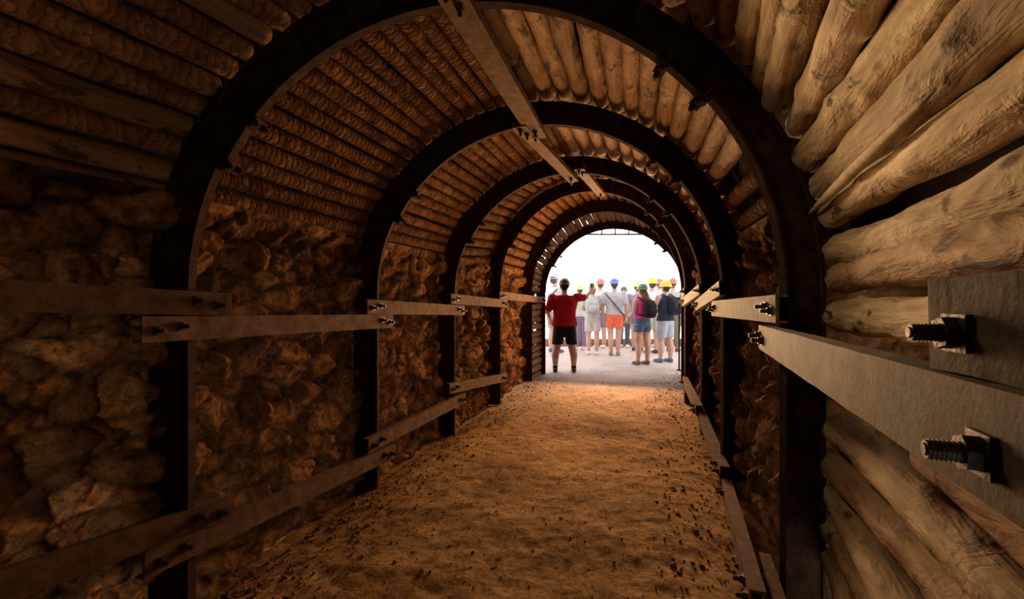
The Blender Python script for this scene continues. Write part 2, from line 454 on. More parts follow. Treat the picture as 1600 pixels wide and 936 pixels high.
# ------------------------------------------------------------------ bolted channel beams
def make_beam(name, A, B, nrm, label, cat, group, m, h=.097, fd=.045, boltsA=True, boltsB=True, big=False, inset=(.055,.15), insetB=None, bx=1.0):
    """A,B: centre of the web's tunnel-side face at both ends (metres); nrm: direction towards the tunnel"""
    A = Vector(A); B = Vector(B); y = (B-A).normalized(); L = (B-A).length
    n = Vector(nrm); n = (n-y*n.dot(y)).normalized(); z = n.cross(y)
    if abs(z.z) > .3 and z.z < 0: z = -z
    mid = (A+B)/2
    root = empty(name, mid, label, cat, group); root['kind'] = 'thing'
    th = .009
    prof = [(0,-h/2),(0,h/2),(-fd,h/2),(-fd,h/2-th),(-th,h/2-th),(-th,-h/2+th),(-fd,-h/2+th),(-fd,-h/2)]
    rings = []
    k = 24
    for i in range(k+1):
        c = A+y*(L*i/k); w = .0016
        rings.append([c+n*(a+w*noise.noise(c*9+Vector((q,0,0))))+z*(b+w*noise.noise(c*11+Vector((0,q*.7,3)))) for q, (a, b) in enumerate(prof)])
    mb = MB(); mb.ring_loft(rings)
    obj('channel', fixn(mb.mesh('channel', mid)), m, root)
    spots = ([(ins, A, 1) for ins in inset] if boltsA else [])+([(ins, B, -1) for ins in (insetB or inset)] if boltsB else [])
    for q, (ins, e, s) in enumerate(spots):
        c = e+y*s*ins+z*(h*(.08 if q % 2 else -.08))
        r = .0085*bx; ln = .042*bx
        mb = MB()
        mb.cone(c-n*.02, c+n*ln, r, r, 14)
        for g in range(7): mb.cone(c+n*(.018*bx+ln*.08*g), c+n*(.018*bx+ln*.08*g+.0015), r*1.13, r*1.13, 14)
        mb.cone(c+n*(ln-.001), c+n*(ln+.0015), r*.75, r*.6, 14)
        mb.box(c+n*.003, y*.019*bx, z*.019*bx, n*.003)
        bo = obj('bolt', fixn(mb.mesh('bolt', mid)), M['bolt'], root)
        nb = MB(); nb.cone(c+n*.005, c+n*(.005+.013*bx), .0165*bx, .0165*bx, 6)
        obj('nut', fixn(nb.mesh('nut', mid)), M['bolt'], bo)
    return root

def lx(d, off=12): return arch_at(d)[0]+off      # inner face of the left legs
def rx_(d, off=12): return arch_at(d)[1]-off
GB = 'bolted steel beams along the walls'
def side_beam(side, dA, zA, dB, zB, label, m, XA=None, XB=None, h=.097, **kw):
    f = lx if side < 0 else rx_
    A = P(f(dA) if XA is None else XA, dA, zA); B = P(f(dB) if XB is None else XB, dB, zB)
    return make_beam('steel_beam', A, B, (-side,0,0), label, 'beam', GB, m, h=h, **kw)
LB_ = 'on the left wall'
side_beam(-1, .28, 20, 1.075, -8, 'dark rusty waist-high beam running in from the left edge onto the nearest arch', M['beam'], boltsA=False)
side_beam(-1, .895, -42, 1.785, -60, 'rusty waist-high beam on the left wall between nearest and second arch', M['beam'])
side_beam(-1, 1.617, -18, 2.47, -42, 'rusty waist-high beam on the left wall between second and third arch', M['beam'])
side_beam(-1, 2.306, 3, 3.12, -21, 'rusty waist-high beam on the left wall between third and fourth arch', M['beam'])
side_beam(-1, 2.98, 19, 4.07, -4, 'rusty waist-high beam on the left wall from fourth arch toward the entrance', M['beam'])
side_beam(-1, .28, -300, 1.08, -349, 'dark knee-high beam running in from the lower left corner', M['beam'], boltsA=False)
side_beam(-1, .895, -374, 1.79, -423, 'long knee-high beam low on the left wall between nearest and second arch', M['beam'], XA=lx(.895)+4, XB=lx(1.79)+4)
side_beam(-1, 1.62, -372, 2.475, -379, 'knee-high beam low on the left wall between second and third arch', M['beam'], XA=lx(1.62)+2, XB=lx(2.475)+2)
side_beam(-1, 2.29, -320, 3.11, -378, 'knee-high beam low on the left wall between third and fourth arch', M['beam'])
# right wall
side_beam(1, .16, -50, 1.12, -65, 'wide worn grey beam filling the lower right with a large bolt', M['beamgrey'], XA=147, XB=rx_(1.12), h=.108, inset=(.13,), insetB=(.055,.15), bx=1.05)
side_beam(1, -.25, -8, .286, -10.5, 'worn grey beam end with a large bolt at the right edge', M['beamgrey'], XA=98-250*.25+40, XB=186, h=.103, boltsA=False, inset=(.055,), bx=1.05)
side_beam(1, .965, -14, 1.85, -26, 'worn grey waist-high beam on the right wall between nearest and second arch', M['beamgrey'], h=.112)
side_beam(1, 1.66, 30, 2.46, -24, 'short sloping waist-high beam on the right wall between second and third arch', M['beamgrey'], h=.1)
side_beam(1, 2.31, 37, 3.03, -14, 'sloping waist-high beam on the right wall between third and fourth arch', M['beamgrey'], h=.1)
side_beam(1, 2.93, 40, 3.85, 0, 'far waist-high beam on the right wall between fourth and fifth arch', M['beamgrey'], h=.09)
side_beam(1, .30, -455, 1.1, -452, 'knee-high beam in the lower right behind the longer floor beam', M['beam'], XA=216, XB=424, boltsA=False)
side_beam(1, .93, -440, 1.60, -466, 'long low beam along the floor on the right, before the second arch', M['beam'], XA=345, XB=524, fd=.06)
side_beam(1, 1.62, -440, 2.40, -412, 'low floor beam on the right wall between second and third arch', M['beam'], XA=526, XB=690, fd=.06)
side_beam(1, 2.28, -395, 3.05, -385, 'far low floor beam on the right wall between third and fourth arch', M['beam'], XA=655, XB=812, fd=.06)
# crown
GC = 'flat steel beams along the crown of the roof'
def crown_beam(A, B, label, h=.12, **kw):
    return make_beam('roof_beam', P(*A), P(*B), (0,0,-1), label, 'beam', GC, M['beam'], h=h, fd=.04, **kw)
crown_beam((-98, .90, 446), (74, 1.79, 450), 'long rusty beam along the roof crown from nearest to second arch')
crown_beam((18, 1.655, 446), (238, 2.47, 453), 'rusty beam along the roof crown from second to third arch', h=.1)
crown_beam((243, 2.33, 474), (438, 3.12, 504), 'short rusty beam along the roof crown from third to fourth arch', h=.1)

# ------------------------------------------------------------------ logs
def log_mesh(L, r, nl, na, rnd, taper=.12, bumpy=.07, knots=0, bend=.012):
    mb = MB(); sx = rnd.uniform(0, 100); sh = []
    kn = [(rnd.uniform(.03, .97)*L, rnd.uniform(0, 2*math.pi), rnd.uniform(.012, .026)) for _ in range(knots)]
    bx, bz, ph = rnd.uniform(-bend, bend)*L, rnd.uniform(-bend, bend)*L, rnd.uniform(0, 3)
    rings = []; sgn = rnd.choice((-1, 1))
    ts = [0, .003]+[i/nl for i in range(1, nl)]+[.997, 1]
    for q, t in enumerate(ts):
        y = t*L
        cap = .86 if q in (0, len(ts)-1) else 1
        cx = bx*math.sin(math.pi*t)+.5*bx*math.sin(ph+5*t); cz = bz*math.sin(math.pi*t)+.4*bz*math.sin(ph*2+6*t)
        rr = r*(1+sgn*taper*(t-.5))
        ring = []
        for k in range(na):
            a = 2*math.pi*k/na
            nz = noise.fractal(Vector((math.cos(a)*1.1+sx, y*4.5, math.sin(a)*1.1)), 1.0, 2.0, 3)
            f = 1+bumpy*nz; s = 1.0
            for ky, ka, kr in kn:
                da = (a-ka+math.pi) % (2*math.pi)-math.pi
                d2 = ((y-ky)/1.5)**2+(da*rr)**2
                g = math.exp(-d2/(kr*kr)); f += .22*g
                core = math.exp(-d2/(kr*kr*.2)); f -= .12*core; s *= 1-.72*core
            ring.append(Vector((cx+rr*f*cap*math.cos(a), y, cz+rr*f*cap*math.sin(a))))
            sh.append((s, s*(.9+.1*s), s*(.85+.15*s)))
        rings.append(ring)
    mb.ring_loft(list(rings))
    me = mb.mesh('log', smooth=True)
    ca = me.color_attributes.new('shade', 'FLOAT_COLOR', 'POINT')
    for i, c in enumerate(sh): ca.data[i].color = (*c, 1)
    return fixn(me)
def place_log(A, B, r, m, label, group, rnd, nl=26, na=14, name='log', **kw):
    A = Vector(A); B = Vector(B); L = (B-A).length
    me = log_mesh(L, r, nl, na, rnd, **kw)
    o = obj(name, me, m)
    y = (B-A).normalized(); x = y.cross(Vector((0,0,1))).normalized(); z = x.cross(y)
    ro = rnd.uniform(0, 6.28)
    x2 = math.cos(ro)*x+math.sin(ro)*z; z2 = x2.cross(y)
    o.matrix_world = Matrix(((x2.x,y.x,z2.x,A.x),(x2.y,y.y,z2.y,A.y),(x2.z,y.z,z2.z,A.z),(0,0,0,1)))
    return tag(o, label, 'log', group)
NTH = ['first','second','third','fourth','fifth','sixth','seventh','eighth','ninth','tenth','eleventh','twelfth','thirteenth','fourteenth','fifteenth','sixteenth','seventeenth','eighteenth','nineteenth','twentieth','twenty-first','twenty-second','twenty-third','twenty-fourth','twenty-fifth','twenty-sixth']
BAY = ['before the nearest arch', 'between nearest and second arch', 'between second and third arch', 'between third and fourth arch', 'between fourth and fifth arch', 'between fifth and entrance arch']
rl = random.Random(3)
def roof(bay, side, th0, th1, dia, m, desc, d0=None, d1=None, jit=.08, nl=24, na=12, knots=0, bumpy=.07, skip=()):
    a = ARCH[bay]; b = ARCH[bay+1]
    d0 = a[0]+.016 if d0 is None else d0; d1 = b[0]-.001 if d1 is None else d1
    th = th0; k = 0
    while th < th1:
        dd = dia*rl.uniform(1-jit, 1+jit)
        step = math.degrees(dd/(458+WEB+dia/2))
        t = th+step/2
        if k not in skip:
            ang = t if side > 0 else 180-t
            r = dd/2*.92
            o1 = WEB+dia/2-2+rl.uniform(-3, 3); o2 = WEB+dia/2-2+rl.uniform(-3, 3)
            if bay == 5: o2 -= 24
            if d0 < a[0]+.3: pass
            A_ = P(*shell_pt(d0, ang+rl.uniform(-.25, .25), o1)); B_ = P(*shell_pt(d1+(.012 if b[0]-d1 < .01 and bay < 5 else 0), ang+rl.uniform(-.25, .25), o2))
            sd = 'left' if side < 0 else 'right'
            smooth = bay == 0 and k in (0, 1, 3, 8)
            place_log(A_, B_, r*U, M['knotty'] if smooth else m, f'{"smooth brown" if smooth else desc} roof log, {NTH[min(k, 25)]} up from the {sd} rock wall, {BAY[bay]}', f'{sd} roof logs {BAY[bay]}', rl, nl=nl, na=na, knots=knots, bumpy=bumpy*(1.7 if bay == 0 else 1), bend=.003)
        th += step; k += 1
# left roof, dark ridged logs
roof(0, -1, 15.5, 66, 37, M['flaky'], 'dark ridged', d0=.12, d1=.995, nl=60, na=18)
roof(1, -1, 13.5, 83, 33, M['ridged'], 'ridged brown', nl=60, na=16)
roof(2, -1, 13.5, 84, 35, M['ridged'], 'ridged brown', nl=40, na=14)
roof(3, -1, 12, 86, 42, M['ridged'], 'ridged brown', nl=30)
roof(4, -1, 10, 88, 47, M['ridged'], 'ridged brown', nl=24)
roof(5, -1, 2, 88, 43, M['knotty'], 'short sunlit', nl=20, jit=.12)
# right roof, thicker peeled logs
roof(1, 1, 33, 96, 47, M['knotty'], 'thick knotty', nl=70, na=20, knots=5, bumpy=.1)
roof(2, 1, 14, 95, 50, M['knotty'], 'thick knotty', nl=36, na=16, knots=3, bumpy=.12)
roof(3, 1, 22, 93, 50, M['knotty'], 'thick knotty', nl=24, knots=2, bumpy=.12)
roof(4, 1, 30, 91, 50, M['knotty'], 'thick knotty', nl=20, bumpy=.12)
roof(5, 1, 30, 91, 43, M['knotty'], 'short sunlit', nl=20, jit=.12)
# three ridged logs low on the right in the first bay
for q, th in enumerate((15.5, 20.5, 26.5)):
    place_log(P(*shell_pt(1.02, th, WEB+20)), P(*shell_pt(1.719, th-.5, WEB+22)), 19*U, M['ridged'],
              f'grey ridged log on the right between nearest and second arch, {("lowest","middle","highest")[q]} of three', 'ridged logs low on the right', rl, nl=50, na=16)
# near right: thick peeled logs, all the way down
def near_right(th=None, z=None, r=24, label='', d0=-.1, **kw):
    def pt(d, off):
        if th is not None: return P(*shell_pt(d, th, off))
        return P(arch_at(d)[1]+off, d, z+kw.get('dz', 0)*(1-d))
    A_ = pt(d0, WEB+r+4); B_ = pt(kw.get('d1', .985), WEB+r+4+kw.get('in_', 0))
    return place_log(A_, B_, (r-1.2)*U, kw.get('m', M['peeled']), label, 'thick peeled logs on the near right', rl, nl=120, na=30, knots=kw.get('knots', 7), bumpy=.17, bend=.016, taper=kw.get('taper', .12))
NR = 'thick peeled log on near right'
NEAR = [(57,22,'reddish log at the top right, highest in view beside the nearest arch','knotty'),(52,22,'reddish log near the top right, second from the top beside nearest arch','knotty'),
 (47,22,'brown log near the top right, third from the top beside nearest arch','knotty'),(42.3,21,'slim tan log at upper right, fourth from the top beside nearest arch','peeled'),
 (37.7,21,'slim pale log at upper right, fifth from the top beside nearest arch','peeled'),(33,22,'smooth pale log at upper right, sixth from the top beside nearest arch','peeled'),
 (28,24,'thick pale knotted log at upper right, seventh from the top beside nearest arch','peeled'),(22.6,26,'big knotted peeled log at right, eighth from the top beside nearest arch','peeled'),
 (17.2,26,'big split peeled log at right, ninth from the top beside nearest arch','peeled'),(12.2,23,'long tan log at right, tenth from the top beside nearest arch','peeled'),
 (7.3,24,'bark-flecked log at right, eleventh from the top beside nearest arch','peeled'),(2.4,23,'rough log at right, second above the wide grey beam','knotty')]
for th, r, lab, mm in NEAR:
    lg = near_right(th=th, r=r, label=lab, m=M[mm], d1=.985-.02*rl.random(), knots=9)
    if th == 17.2:      # the long splinter hanging off the split log
        mb = MB(); ps = []
        n = 16; rr = []
        for k in range(n+1):
            t = k/n; d = .995-.55*t
            ps.append(P(*shell_pt(d, 13.9+1.2*t, WEB-5+9*t))); rr.append(.002+.015*math.sin(math.pi*t)**.7)
        mb.tube(ps, rr, 8)
        sp = obj('splinter', fixn(mb.mesh('splinter', smooth=True)), M['split'], lg)
        bpy.context.view_layer.update(); sp.matrix_parent_inverse = lg.matrix_world.inverted()
near_right(z=-22, r=24, label='smooth log lying directly above the wide grey beam at right', d1=.985)
near_right(z=-203, r=25, label='thick smooth log below the wide grey beam, topmost of the lower right stack', knots=8)
near_right(z=-254, r=24, label='rough bark-covered log, second in the lower right stack', m=M['knotty'])
near_right(z=-306, r=23, label='peeled log with a broken stub, third in the lower right stack')
near_right(z=-355, r=23, label='thin peeled log, fourth in the lower right stack')
near_right(z=-404, r=24, label='lowest peeled log of the lower right stack beside the nearest arch leg')
near_right(z=-152, r=20, label='shadowed log tucked behind the wide grey beam, above the lower right stack', m=M['knotty'], in_=20, d0=-.1, d1=.62)
# stacked horizontal logs beside the entrance
for side in (-1, 1):
    z = 20 if side < 0 else 130; k = 0
    while z > -470:
        dd = 44*rl.uniform(.9, 1.08)
        z -= dd
        A_ = P((arch_at(3.77)[0]-38) if side < 0 else (arch_at(3.77)[1]+WEB+10), 3.775, z+dd/2)
        B_ = P((arch_at(4.14)[0]-38) if side < 0 else (arch_at(4.14)[1]+WEB+10), 4.175, z+dd/2)
        sd = 'left' if side < 0 else 'right'
        place_log(A_, B_, dd/2*U*.93, M['knotty'], f'short sunlit wall log on the {sd} beside the entrance, {NTH[k]} from the top', f'stacked wall logs {sd} of the entrance', rl, nl=16, na=12, bumpy=.1)
        k += 1

# slender post at the right of the entrance
root = empty('metal_post', P(1128, 4.32, ground_z(4.32)), 'slender dark metal post standing at the right side of the entrance', 'post')
org = root.location.copy()
mb = MB(); mb.tube([org, org+Vector((0,0,.6)), org+Vector((.004,0,1.22))], .014, 8); obj('pole', mb.mesh('pole', org, True), M['steel'], root)
mb = MB(); mb.cone(org+Vector((0,0,-.003)), org+Vector((0,0,.012)), .05, .045, 14); obj('foot_plate', mb.mesh('plate', org), M['steel'], root)
for q in (.35, .8):
    mb = MB(); c = org+Vector((0,0,q)); mb.tube([c, c+Vector((.05,.03,.01)), c+Vector((.09,.10,0))], .009, 6); obj('bracket', mb.mesh('bracket', org, True), M['steel'], root)
# wire across the top of the entrance
mb = MB()
pts = [P(464+45*i, 4.28, (468-366)*4.28-1.5*math.sin(math.pi*i/9)) for i in range(10)]
mb.tube(pts, .017, 6)
for i in (3, 5, 7): mb.cone(pts[i], pts[i]+Vector((0,-.03,.09)), .014, .014, 6)
tag(obj('overhead_wire', mb.mesh('wire'), M['bolt']), 'thin dark wire strung across the top of the bright entrance', 'wire')

exec_people = True
# ------------------------------------------------------------------ people
def vox(mb, voxel, smooth=6, name='m', factor=.5):
    me = fixn(mb.mesh('tmp')); o = bpy.data.objects.new('tmp', me); COL.objects.link(o)
    r = o.modifiers.new('r', 'REMESH'); r.mode = 'VOXEL'; r.voxel_size = voxel; r.use_smooth_shade = True
    s = o.modifiers.new('s', 'SMOOTH'); s.iterations = smooth; s.factor = factor
    dg = bpy.context.evaluated_depsgraph_get()
    out = bpy.data.meshes.new_from_object(o.evaluated_get(dg)); out.name = name
    bpy.data.objects.remove(o); bpy.data.meshes.remove(me)
    out.polygons.foreach_set('use_smooth', [True]*len(out.polygons))
    return out
def join_mesh(a, b):
    bm = bmesh.new(); bm.from_mesh(a); bm.from_mesh(b)
    for f in bm.faces: f.smooth = True
    bm.to_mesh(a); bm.free(); bpy.data.meshes.remove(b); return a
TORSO = [(.468,.062,.05),(.50,.094,.066),(.54,.098,.069),(.60,.086,.058),(.66,.088,.059),(.72,.099,.066),(.77,.106,.062),(.80,.102,.05),(.825,.055,.04)]
HANG = lambda s: [(.112*s,0,.80), (.138*s,-.012,.635), (.143*s,.03,.485)]
def hand(mb, fing, H, w, f, n):
    f = Vector(f).normalized(); n = Vector(n); n = (n-f*n.dot(f)).normalized(); s = f.cross(n)
    w = Vector(w)
    for k in (-1, 0, 1): mb.limb([w, w+f*.022+s*.008*k, w+f*.047+s*.0125*k], [.016,.0145,.0115], 10)
    for k, ln in enumerate((.038,.044,.041,.032)):
        b = w+f*.045+s*(k-1.5)*.0122
        p1 = b+f*ln*.5+n*.004; p2 = p1+f*ln*.36+n*.012; p3 = p2+f*ln*.12+n*.012
        fing.limb([b, p1, p2, p3], [.0062,.0057,.0052,.0045], 8)
    b = w+f*.014+s*(-.017); fing.limb([b, b+f*.02-s*.014+n*.006, b+f*.038-s*.018+n*.012], [.0075,.0065,.0055], 8)
def person(spec):
    H = spec['h']; d = spec['d']; X = (spec['px']-800)*d
    loc = P(X, d, ground_z(d)); rz = R_(spec.get('rot', 0)); bulk = spec.get('bulk', 1.0)
    root = empty('person', loc, spec['label'], 'person', 'visitors in hard hats outside the entrance', rz)
    K = lambda mb: [tuple(Vector(v)*H) for v in mb.v]
    def fin(mb, voxel=.011, smooth=6, name='m'):
        mb.v = K(mb); return vox(mb, voxel, smooth, name)
    aL = spec.get('aL', HANG(-1)); aR = spec.get('aR', HANG(1))
    st = spec.get('stance', .055); yl, yr = spec.get('step', (0, 0))
    legs = []
    for s, yy in ((-1, yl), (1, yr)):
        legs.append([Vector((.05*s, 0, .50)), Vector(((.5*.05+.5*st+.004)*s, .012+yy*.5, .285)), Vector((st*s, -.012+yy*.85, .19)), Vector((st*s, yy, .045))])
    body = MB(); fing = MB()
    body.ellipses([(z, 0, 0, rx*bulk, ry*bulk) for z, rx, ry in TORSO])
    body.limb([(0,0,.80),(0,.006,.845),(0,.01,.885)], [.045,.033,.031])
    body.ball((0,.006,.93), .045, .055, .064); body.ball((0,.022,.898), .034, .036, .034)
    body.limb([(0,.058,.932),(0,.069,.914)], [.006,.009]); 
    for s in (-1, 1):
        body.ball((.046*s,0,.922), .007, .014, .02); body.ball((.02*s,.05,.942), .013, .009, .006)
    for a in (aL, aR):
        body.limb(a, [.036*bulk**.5,.026,.018])
        f = Vector(a[2])-Vector(a[1]); s = -1 if a is aL else 1
        hand(body, fing, H, a[2], f, spec.get('palm', Vector((-s,.35,0))))
    for L in legs:
        body.limb(L, [.059*bulk**.5,.039*bulk**.5,.038*bulk**.5,.023])
        body.limb([L[3], L[3]+Vector((0,-.02,-.02)), L[3]+Vector((0,.06,-.027)), L[3]+Vector((0,.095,-.03))], [.021,.018,.018,.014])
    me = fin(body, .011, 5, 'body')
    fing.v = K(fing); fm = fixn(fing.mesh('f')); join_mesh(me, fm)
    obj('body', me, spec.get('skin', SKIN), root)
    for s in (-1, 1):
        e = MB(); e.ball((.019*s,.0515,.932), .0075, .006, .005); e.v = K(e); obj('eye', fixn(e.mesh('eye', smooth=True)), EYE, root)
    e = MB(); e.ball((0,.054,.893), .015, .005, .004); e.v = K(e); obj('mouth', fixn(e.mesh('mouth', smooth=True)), LIP, root)
    # lower garment
    lo = spec['low']; g = MB()
    wst = spec.get('waist', .60); hem = lo[1]
    g.ellipses([(z, 0, 0, rx*bulk*1.11, ry*bulk*1.13) for z, rx, ry in TORSO if z <= .601]+([(wst, 0, 0, .087*bulk*1.1, .06*bulk*1.12)] if wst > .605 else []))
    fl = 1+(spec.get('flare', 1.0)-1)*.5
    for L in legs:
        r0 = .064*bulk**.5
        for q in range(3):
            z1 = (L[0].z, L[1].z, L[3].z)
        def at(z):
            for a, b, ra, rb in zip(L, L[1:], (.062*bulk**.5, .047*fl, .043*fl), (.047*fl, .043*fl, .036*fl)):
                if a.z >= z >= b.z:
                    t = (a.z-z)/(a.z-b.z); return a.lerp(b, t), ra+(rb-ra)*t
            return L[3], .034*fl
        zs = [.50]+[.50+(hem-.50)*q/5 for q in range(1, 6)]
        g.ring_loft([[Vector((c.x+r*math.cos(2*math.pi*k/18), c.y+r*1.08*math.sin(2*math.pi*k/18), z)) for k in range(18)] for z, (c, r) in ((z, at(z)) for z in zs)])
    obj(lo[0], fin(g, .011, 4, lo[0]), lo[2], root)
    # upper garment
    up = spec['up']; g = MB(); hz = spec.get('hem', .515); sl = up[1]
    rows = [(hz, 0, 0, .101*bulk*1.14, .071*bulk*1.16)]+[(z, 0, 0, rx*bulk*1.13, ry*bulk*1.17) for z, rx, ry in TORSO if z > hz+.02]
    g.ellipses(rows)
    if sl > 0:
        for a in (aL, aR):
            p = [Vector(v) for v in a]; rs = [.045*bulk**.5, .038, .03]
            g.ball(p[0], rs[0]*.98)
            t1 = min(1, sl); g.cone(p[0], p[0].lerp(p[1], t1), rs[0], rs[0]+(rs[1]-rs[0])*t1, 16)
            if sl > 1: g.ball(p[1], rs[1]); g.cone(p[1], p[1].lerp(p[2], sl-1), rs[1], rs[1]+(rs[2]-rs[1])*(sl-1), 16)
    obj(up[0], fin(g, .011, 5, up[0]), up[2], root)
    # shoes and socks
    for L in legs:
        a = L[3]; g = MB()
        g.limb([a+Vector((0,-.018,-.016)), a+Vector((0,.025,-.018)), a+Vector((0,.07,-.024)), a+Vector((0,.095,-.027))], [.027,.027,.025,.02])
        g.cone(a+Vector((0,-.002,-.02)), a+Vector((0,-.004,.012)), .028, .026)
        for v in range(len(g.v)):
            x, y, z = g.v[v]; g.v[v] = (x, y, max(z, .001))
        obj(spec.get('shoe', ('shoe', SHOE_D))[0], fin(g, .01, 3, 'shoe'), spec.get('shoe', ('shoe', SHOE_D))[1], root)
        if spec.get('sock'):
            g = MB(); g.cone(a, a+Vector((0,-.003,.035)), .026, .027, 14); g.v = K(g)
            obj('sock', fixn(g.mesh('sock', smooth=True)), spec['sock'], root)
    # hair
    g = MB(); g.ball((0,-.01,.932), .05, .053, .066); g.ball((0,-.028,.90), .038, .03, .03)
    if spec.get('tail'):
        g.limb([(0,-.05,.90),(.005,-.075,.83),(.012,-.088,.75),(.014,-.085,.70)], [.032,.034,.03,.014])
    obj('hair', fin(g, .012, 3, 'hair'), spec.get('hair', HAIR), root)
    # headgear
    hat = spec.get('hat')
    if hat:
        g = MB(); n = 24
        if hat[0] == 'hard_hat':
            rings = [[Vector((.064*c*math.cos(2*math.pi*k/n), -.002+.077*c*math.sin(2*math.pi*k/n), .938+.07*s)) for k in range(n)] for c, s in ((math.cos(a), math.sin(a)) for a in (0, .25, .55, .85, 1.15, 1.42))]
            base = [[Vector(((.064+e)*math.cos(2*math.pi*k/n), -.002+(.077+e+(vis*max(0, math.sin(2*math.pi*k/n))**2))*math.sin(2*math.pi*k/n), z)) for k in range(n)] for e, z, vis in ((.012,.931,.032),(.013,.936,.032))]
            g.ring_loft([base[0], base[1], [v.copy() for v in rings[0]]]+rings[1:])
            for x in (-.018, 0, .018): g.limb([(x,.06,.975),(x,.03,.998),(x,-.005,1.006),(x,-.045,.995),(x,-.066,.97)], [.006]*5, 8)
        else:
            rings = [(.078,.931),(.05,.942),(.052,.97),(.046,1.0),(.02,1.006)]
            g.ring_loft([[Vector((r*1.0*math.cos(2*math.pi*k/n), .002+r*1.15*math.sin(2*math.pi*k/n), z)) for k in range(n)] for r, z in rings])
        g.v = K(g); obj(hat[0], fixn(g.mesh(hat[0], smooth=True)), hat[1], root)
    if spec.get('strap'):
        sg = spec['strap'][1]; pts = []
        for k in range(28):
            a = 2*math.pi*k/28; z = .66+.15*math.sin(a)
            wx = .118*math.sin(a)*sg; ry = .083
            pts.append(Vector((wx*bulk, ry*math.cos(a)*bulk, z+.012))*H)
        g = MB(); g.tube(pts, .014, 8, close=True); obj('shoulder_strap', fixn(g.mesh('strap', smooth=True)), spec['strap'][0], root)
    pk = spec.get('pack')
    if pk:
        b = empty('backpack', loc, pk[1], 'backpack', None, rz)
        g = MB()
        ox = pk[3] if len(pk) > 3 else 0; sc = pk[2]
        for z, rx, ry in ((.60,.06,.03),(.62,.08,.045),(.68,.088,.055),(.74,.082,.05),(.79,.06,.032),(.80,.03,.015)):
            g.ring_loft([[Vector((ox+rx*sc*(abs(math.cos(t))**.6)*math.copysign(1, math.cos(t)), -.082*bulk-ry*sc*.8+ry*sc*(abs(math.sin(t))**.6)*math.copysign(1, math.sin(t)), zz)) for t in (2*math.pi*k/20 for k in range(20))] for zz in (z-.012, z+.012)])
        rows = ((.585,.06,.03),(.60,.08,.042),(.66,.088,.055),(.74,.084,.05),(.79,.066,.034),(.805,.03,.015))
        g.ring_loft([[Vector((ox+rx*sc*(abs(math.cos(t))**.6)*math.copysign(1, math.cos(t)), -.08*bulk-ry*sc*.8+ry*sc*(abs(math.sin(t))**.6)*math.copysign(1, math.sin(t)), zz)) for t in (2*math.pi*k/20 for k in range(20))] for zz, rx, ry in rows])
        obj('pack', fin(g, .012, 6, 'pack'), pk[0], b)
        g = MB(); g.ball((ox,-.08*bulk-.095*sc,.65), .055*sc, .022*sc, .045*sc); obj('pocket', fin(g, .012, 3, 'pocket'), pk[0], b)
        for s in (-1, 1):
            g = MB(); g.tube([Vector(v)*H for v in ((.05*s+ox,-.085*bulk,.785),(.062*s,-.065*bulk,.815),(.066*s,-.01,.84),(.068*s,.06*bulk,.81),(.072*s,.088*bulk,.74),(.085*s,.07*bulk,.66),(.095*s+ox*.5,-.03,.625),(.075*s+ox,-.09*bulk,.62))], .013, 8)
            obj('strap', fixn(g.mesh('strap', smooth=True)), pk[0], b)
    return root
SKIN, nt_, b_ = mat('skin', .55, 0, .3); 
v_ = mapped(nt_); nt_.links.new(ramp(nt_, noisetex(nt_, v_, 11, 3), [(.3, (.50,.28,.19)), (.7, (.62,.38,.28))]), b_.inputs['Base Color'])
EYE = mk_plain('eye', (.12,.09,.07)); LIP = mk_plain('lip', (.42,.16,.13)); HAIR = mk_cloth('hair', (.05,.03,.018)); HAIRB = mk_cloth('long_hair', (.17,.085,.04))
SHOE_D = mk_plain('dark_shoe', (.06,.04,.03)); SHOE_W = mk_plain('white_shoe', (.75,.72,.70)); SHOE_B = mk_plain('blue_shoe', (.10,.14,.24)); SANDAL = mk_plain('brown_sandal', (.14,.08,.05))
BLK = mk_cloth('black_cloth', (.018,.018,.02)); SOCK = mk_cloth('dark_sock', (.03,.025,.025))
hh = lambda n, c: ('hard_hat', mk_plain(n, c, .35, .5))
cl = mk_cloth
YEL, RED, BLU = hh('yellow_helmet', (.90,.52,.02)), hh('red_helmet', (.80,.09,.06)), hh('blue_helmet', (.06,.16,.46))
PE = []
# man in red by the entrance
PE.append(dict(px=882, d=4.20, h=1.62, rot=-4, bulk=1.22, stance=.098, step=(0,.012), label='man in a red shirt and black shorts, arm raised toward the view',
  aL=[(-.128,0,.795),(-.182,-.02,.645),(-.15,.075,.555)], aR=[(.128,.0,.80),(.225,.05,.80),(.285,.11,.862)], palm=Vector((-.3,.6,.2)),
  up=('shirt', .93, cl('red_shirt', (.38,.016,.02))), low=('shorts', .30, BLK), flare=1.5, hat=hh('olive_helmet', (.10,.085,.055)), sock=SOCK, hem=.50, shoe=('shoe', SHOE_D)))
# far left, floppy hat
PE.append(dict(px=866, d=5.45, h=1.76, rot=-55, bulk=1.05, label='person in a pale bucket hat at the left edge of the group',
  aL=[(-.112,0,.80),(-.13,.07,.67),(-.06,.14,.73)], aR=[(.112,0,.80),(.13,.07,.67),(.06,.15,.72)],
  up=('shirt', .7, cl('pale_shirt', (.62,.62,.68))), low=('shorts', .31, cl('khaki_shorts', (.30,.31,.25))), flare=1.4, hat=('bucket_hat', cl('grey_hat', (.45,.52,.60))), shoe=('shoe', SHOE_B),
  strap=(cl('navy_strap', (.03,.04,.08)), 1)))
